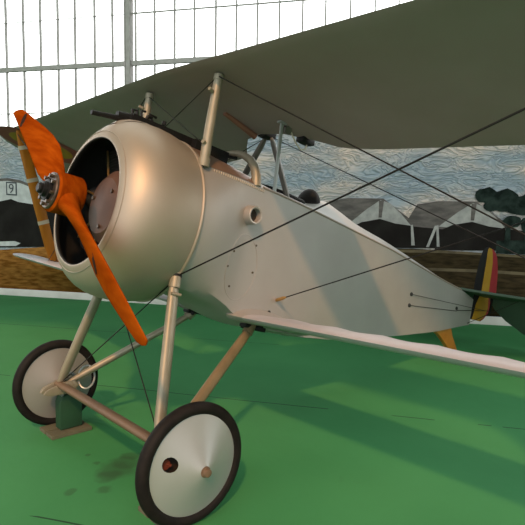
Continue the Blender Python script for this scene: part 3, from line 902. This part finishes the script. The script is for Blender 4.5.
for side in (-1, 1):
    grid = []
    for (h, a0, a1, a2, a3) in RUD:
        row = []
        for c, (p, q) in enumerate(((a0, a1), (a1, a2), (a2, a3))):
            for k in range(NS):
                row.append(p + (q - p) * k / NS)
        row.append(a3)
        grid.append([b.add(rud_pt(a, h, a0, a3, side)) for a in row])
    lay[side] = grid
    for i in range(len(grid) - 1):
        for j in range(3 * NS):
            b.cur = j // NS
            b.face((grid[i][j], grid[i][j + 1], grid[i + 1][j + 1], grid[i + 1][j]))
for i in range(len(RUD) - 1):
    for j, c in ((0, 0), (-1, 2)):
        b.cur = c; b.face((lay[-1][i][j], lay[-1][i + 1][j], lay[1][i + 1][j], lay[1][i][j]))
for i in (0, -1):
    for j in range(3 * NS):
        b.cur = j // NS; b.face((lay[-1][i][j], lay[-1][i][j + 1], lay[1][i][j + 1], lay[1][i][j]))
part(b, 'rudder', [M['rblack'], M['ryellow'], M['rred']], lab='upright rudder striped black, yellow and red', smooth=40)
for s in (-1, 1):
    # fixed tailplane lying on the top longerons
    pl = [(4.02, .0), (4.10, .12), (4.22, .45), (4.34, .85), (4.46, 1.12), (4.62, 1.24), (4.62, .0)]
    b = MB(); b.prism([(a, s * y, .188 - .0 * a) for a, y in pl], (0, 0, .03))
    part(b, 'tailplane', M['elev'], smooth=40, bevel=.008, lab='dark green tailplane on the near side' if s < 0 else None)
    # elevator hanging down
    ea = V((cos(R(-58)), 0, sin(R(-58))))
    ol = [(0, .07), (.05, .075), (.15, .12), (.28, .24), (.42, .44), (.50, .66), (.52, .9), (.47, 1.1), (.34, 1.23), (.15, 1.28), (0, 1.25)]
    b = MB(); nn = ea.cross(V((0, 1, 0))).normalized() * .02
    b.prism([V((4.635, s * y, .20)) + ea * d - nn / 2 for d, y in ol], nn)
    part(b, 'elevator', M['elev'], smooth=40, bevel=.006, lab='dark green elevator hanging down on the near side' if s < 0 else None)
    b = MB(); b.box((4.62, s * .11, .12), .03, .012, .20); part(b, 'control_horn', M['dark'])

# rigging
def wire(name, p, q, r=.0042, sag=0.0, turn=None):
    p, q = V(p), V(q)
    b = MB(); b.tube([p, (p + q) / 2 + V((0, 0, -sag)), q], r, 8)
    o = part(b, name, M['wire'])
    if turn:
        t0, t1 = turn; b = MB(); d = q - p
        b.tube([p + d * t0, p + d * (t0 + (t1 - t0) * .25), p + d * (t0 + (t1 - t0) * .75), p + d * t1], [.006, .012, .012, .006], 10)
        part(b, 'turnbuckle', M['brass'], o)
    return o


for s in (-1, 1):
    tf = V((.04, s * 3.24, .905))
    wire('flying_wire', (-.022, s * .41, -.325), (.04, s * 3.24, .89), .0046)
    wire('flying_wire', (.89, s * .300, -.354), (1.0, s * 3.24, .80), .0040, turn=(.0, .035))
    wire('landing_wire', (-.03, s * .395, .885), (.66, s * 3.22, -.40), .0038)
    wire('landing_wire', (.80, s * .05, .825), (.70, s * 3.22, -.42), .0030)
    b = MB(); b.sphere((-.022, s * .40, -.325), .035, .03, .035, 12, 8); part(b, 'wire_anchor', M['dark'])
    wire('rudder_cable', side_pt(2.845, -.026, .004) if s < 0 else V((2.845, .15, -.026)), (4.62, s * .11, .03), .0028)
    wire('elevator_cable', side_pt(2.844, -.135, .004) if s < 0 else V((2.844, .15, -.135)), side_pt(3.951, -.06, .006) if s < 0 else V((3.95, .05, -.06)), .0028)
b = MB(); b.tube([side_pt(3.951, -.05, .01), (4.62, -.11, .04)], .004, 6); part(b, 'elevator_cable', M['wire'])
wire('gear_wire', (-.03, .391, -.36), (-.075, -.62, -1.18), .0035)
wire('gear_wire', (-.03, -.391, -.36), (-.075, .62, -1.18), .0035)
wire('cabane_wire', (-.01, .38, .47), (-.025, -.385, .87), .003)
wire('cabane_wire', (-.01, -.38, .47), (-.025, .385, .87), .003)
wire('tail_wire', (4.3, 0, -.17), (4.55, -.45, .19), .0035)
wire('tail_wire', (4.3, 0, -.17), (4.55, .45, .19), .0035)
b = MB(); b.sphere(side_pt(.835, -.445, .004), .016, .01, .02, 10, 8); part(b, 'cable_slot', M['black'], fus)

# ------------------------------------------------------------------ axle stands
for s in (-1, 1):
    ax = A(.012, s * .70, -1.25)
    st = empty('axle_stand', (ax.x, s * .70, 0))
    tag(st, 'dark green wooden stand on a plank under the far wheel axle' if s > 0 else 'dark green wooden stand on a plank behind the near wheel', 'stand', 'stands under the wheel axle')
    e1, e2 = V((0, 1, 0)), V((1, 0, 0))
    b = MB(ident); hh = .275
    pts = [(-.08, .03), (.08, .03), (.08, hh - .05), (.06, hh - .012), (.035, hh), (-.035, hh), (-.06, hh - .012), (-.08, hh - .05)]
    b.prism([V((ax.x + .0 + x, s * .70 - .045, z)) for x, z in pts], (0, .09, 0))
    part(b, 'block', M['standg'], st, bevel=.006)
    b = MB(ident); b.box((ax.x - .02, s * .70 - .05, .013), .29, .11, .026); b.box((ax.x - .02, s * .70 + .075, .013), .29, .10, .026)
    part(b, 'base_plank', M['plank'], st, 'grey-brown plank', bevel=.003)

# ------------------------------------------------------------------ light, sky, camera
w = bpy.data.worlds.new('World'); sc.world = w; w.use_nodes = True
nt = w.node_tree; L = nt.links.new
tc = nt.nodes.new('ShaderNodeTexCoord'); sp = nt.nodes.new('ShaderNodeSeparateXYZ'); L(tc.outputs['Generated'], sp.inputs[0])
N = nt.nodes.new


def ramp(src, pts):
    r = N('ShaderNodeValToRGB'); e = r.color_ramp.elements
    e[0].position = pts[0][0]; e[0].color = (*pts[0][1], 1); e[1].position = pts[-1][0]; e[1].color = (*pts[-1][1], 1)
    for p, c in pts[1:-1]:
        q = e.new(p); q.color = (*c, 1)
    L(src, r.inputs['Fac']); return r.outputs['Color']


def dot(v):
    d = N('ShaderNodeVectorMath'); d.operation = 'DOT_PRODUCT'; L(tc.outputs['Generated'], d.inputs[0])
    d.inputs[1].default_value = V(v).normalized(); return d.outputs['Value']


def add(p, q):
    a = N('ShaderNodeMix'); a.data_type = 'RGBA'; a.blend_type = 'ADD'; a.inputs['Factor'].default_value = 1; a.clamp_result = False
    L(p, a.inputs['A']); L(q, a.inputs['B']); return a.outputs['Result']


def mul(p, q):
    a = N('ShaderNodeMix'); a.data_type = 'RGBA'; a.blend_type = 'MULTIPLY'; a.inputs['Factor'].default_value = 1
    L(p, a.inputs['A']); L(q, a.inputs['B']); return a.outputs['Result']


mr = N('ShaderNodeMapRange'); mr.inputs['From Min'].default_value = -1; L(sp.outputs['Z'], mr.inputs['Value'])
# dim hall all round, brighter overhead
base = ramp(mr.outputs['Result'], [(0, (.10, .13, .11)), (.49, (.12, .14, .13)), (.52, (.45, .47, .46)), (.68, (.60, .65, .66)), (.85, (.52, .56, .56)), (1, (.48, .52, .52))])
# bright daylight behind the tall windows
up_ = ramp(sp.outputs['Z'], [(.0, (0, 0, 0)), (.06, (1, 1, 1)), (.5, (1, 1, 1)), (.75, (0, 0, 0))])
win = mul(ramp(dot((.833, .553, 0)), [(.05, (0, 0, 0)), (.3, (2.7, 2.75, 2.7))]), up_)
# and a soft bright lobe added to the sky on the front side
front = ramp(dot((-.74, -.50, .45)), [(.5, (0, 0, 0)), (.93, (1.2, 1.2, 1.18))])
bg = nt.nodes['Background']; L(add(add(base, win), front), bg.inputs['Color']); bg.inputs['Strength'].default_value = 1.15

sl = bpy.data.lights.new('hall_sun', 'SUN'); sl.energy = 2.6; sl.color = (1, .50, .20); sl.angle = R(2.5)
so = bpy.data.objects.new('hall_sun', sl); COL.objects.link(so); so.location = (-4, -4, 6)
so.rotation_euler = V((.8, .8, -1)).to_track_quat('-Z', 'Y').to_euler()

# added unseen fill light, brightens the far floor and the mural
al = bpy.data.lights.new('far_floor_fill', 'AREA'); al.shape = 'RECTANGLE'; al.size = 11; al.size_y = 2.2; al.energy = 150; al.color = (.92, 1, .98)
ao = bpy.data.objects.new('far_floor_fill', al); COL.objects.link(ao); ao.location = wall(4.6, 7.0, 3.0)
ao.rotation_euler = (0, 0, atan2(WD.y, WD.x))

cd = bpy.data.cameras.new('camera'); cam = bpy.data.objects.new('camera', cd); COL.objects.link(cam)
cd.sensor_width = 36; cd.lens = 551.46 / 525 * 36; cd.clip_end = 200
rt = V((.740937, -.671389, .015782)); up = V((.051497, .080231, .995445)); fw = V((.669597, .736750, -.094020))
cam.matrix_world = Matrix(((rt.x, up.x, -fw.x, -1.85885), (rt.y, up.y, -fw.y, -3.07294), (rt.z, up.z, -fw.z, 1.59887), (0, 0, 0, 1)))
sc.camera = cam
vs = sc.view_settings; vs.view_transform = 'Standard'; vs.look = 'None'; vs.exposure = 0; vs.gamma = 1; vs.use_curve_mapping = False
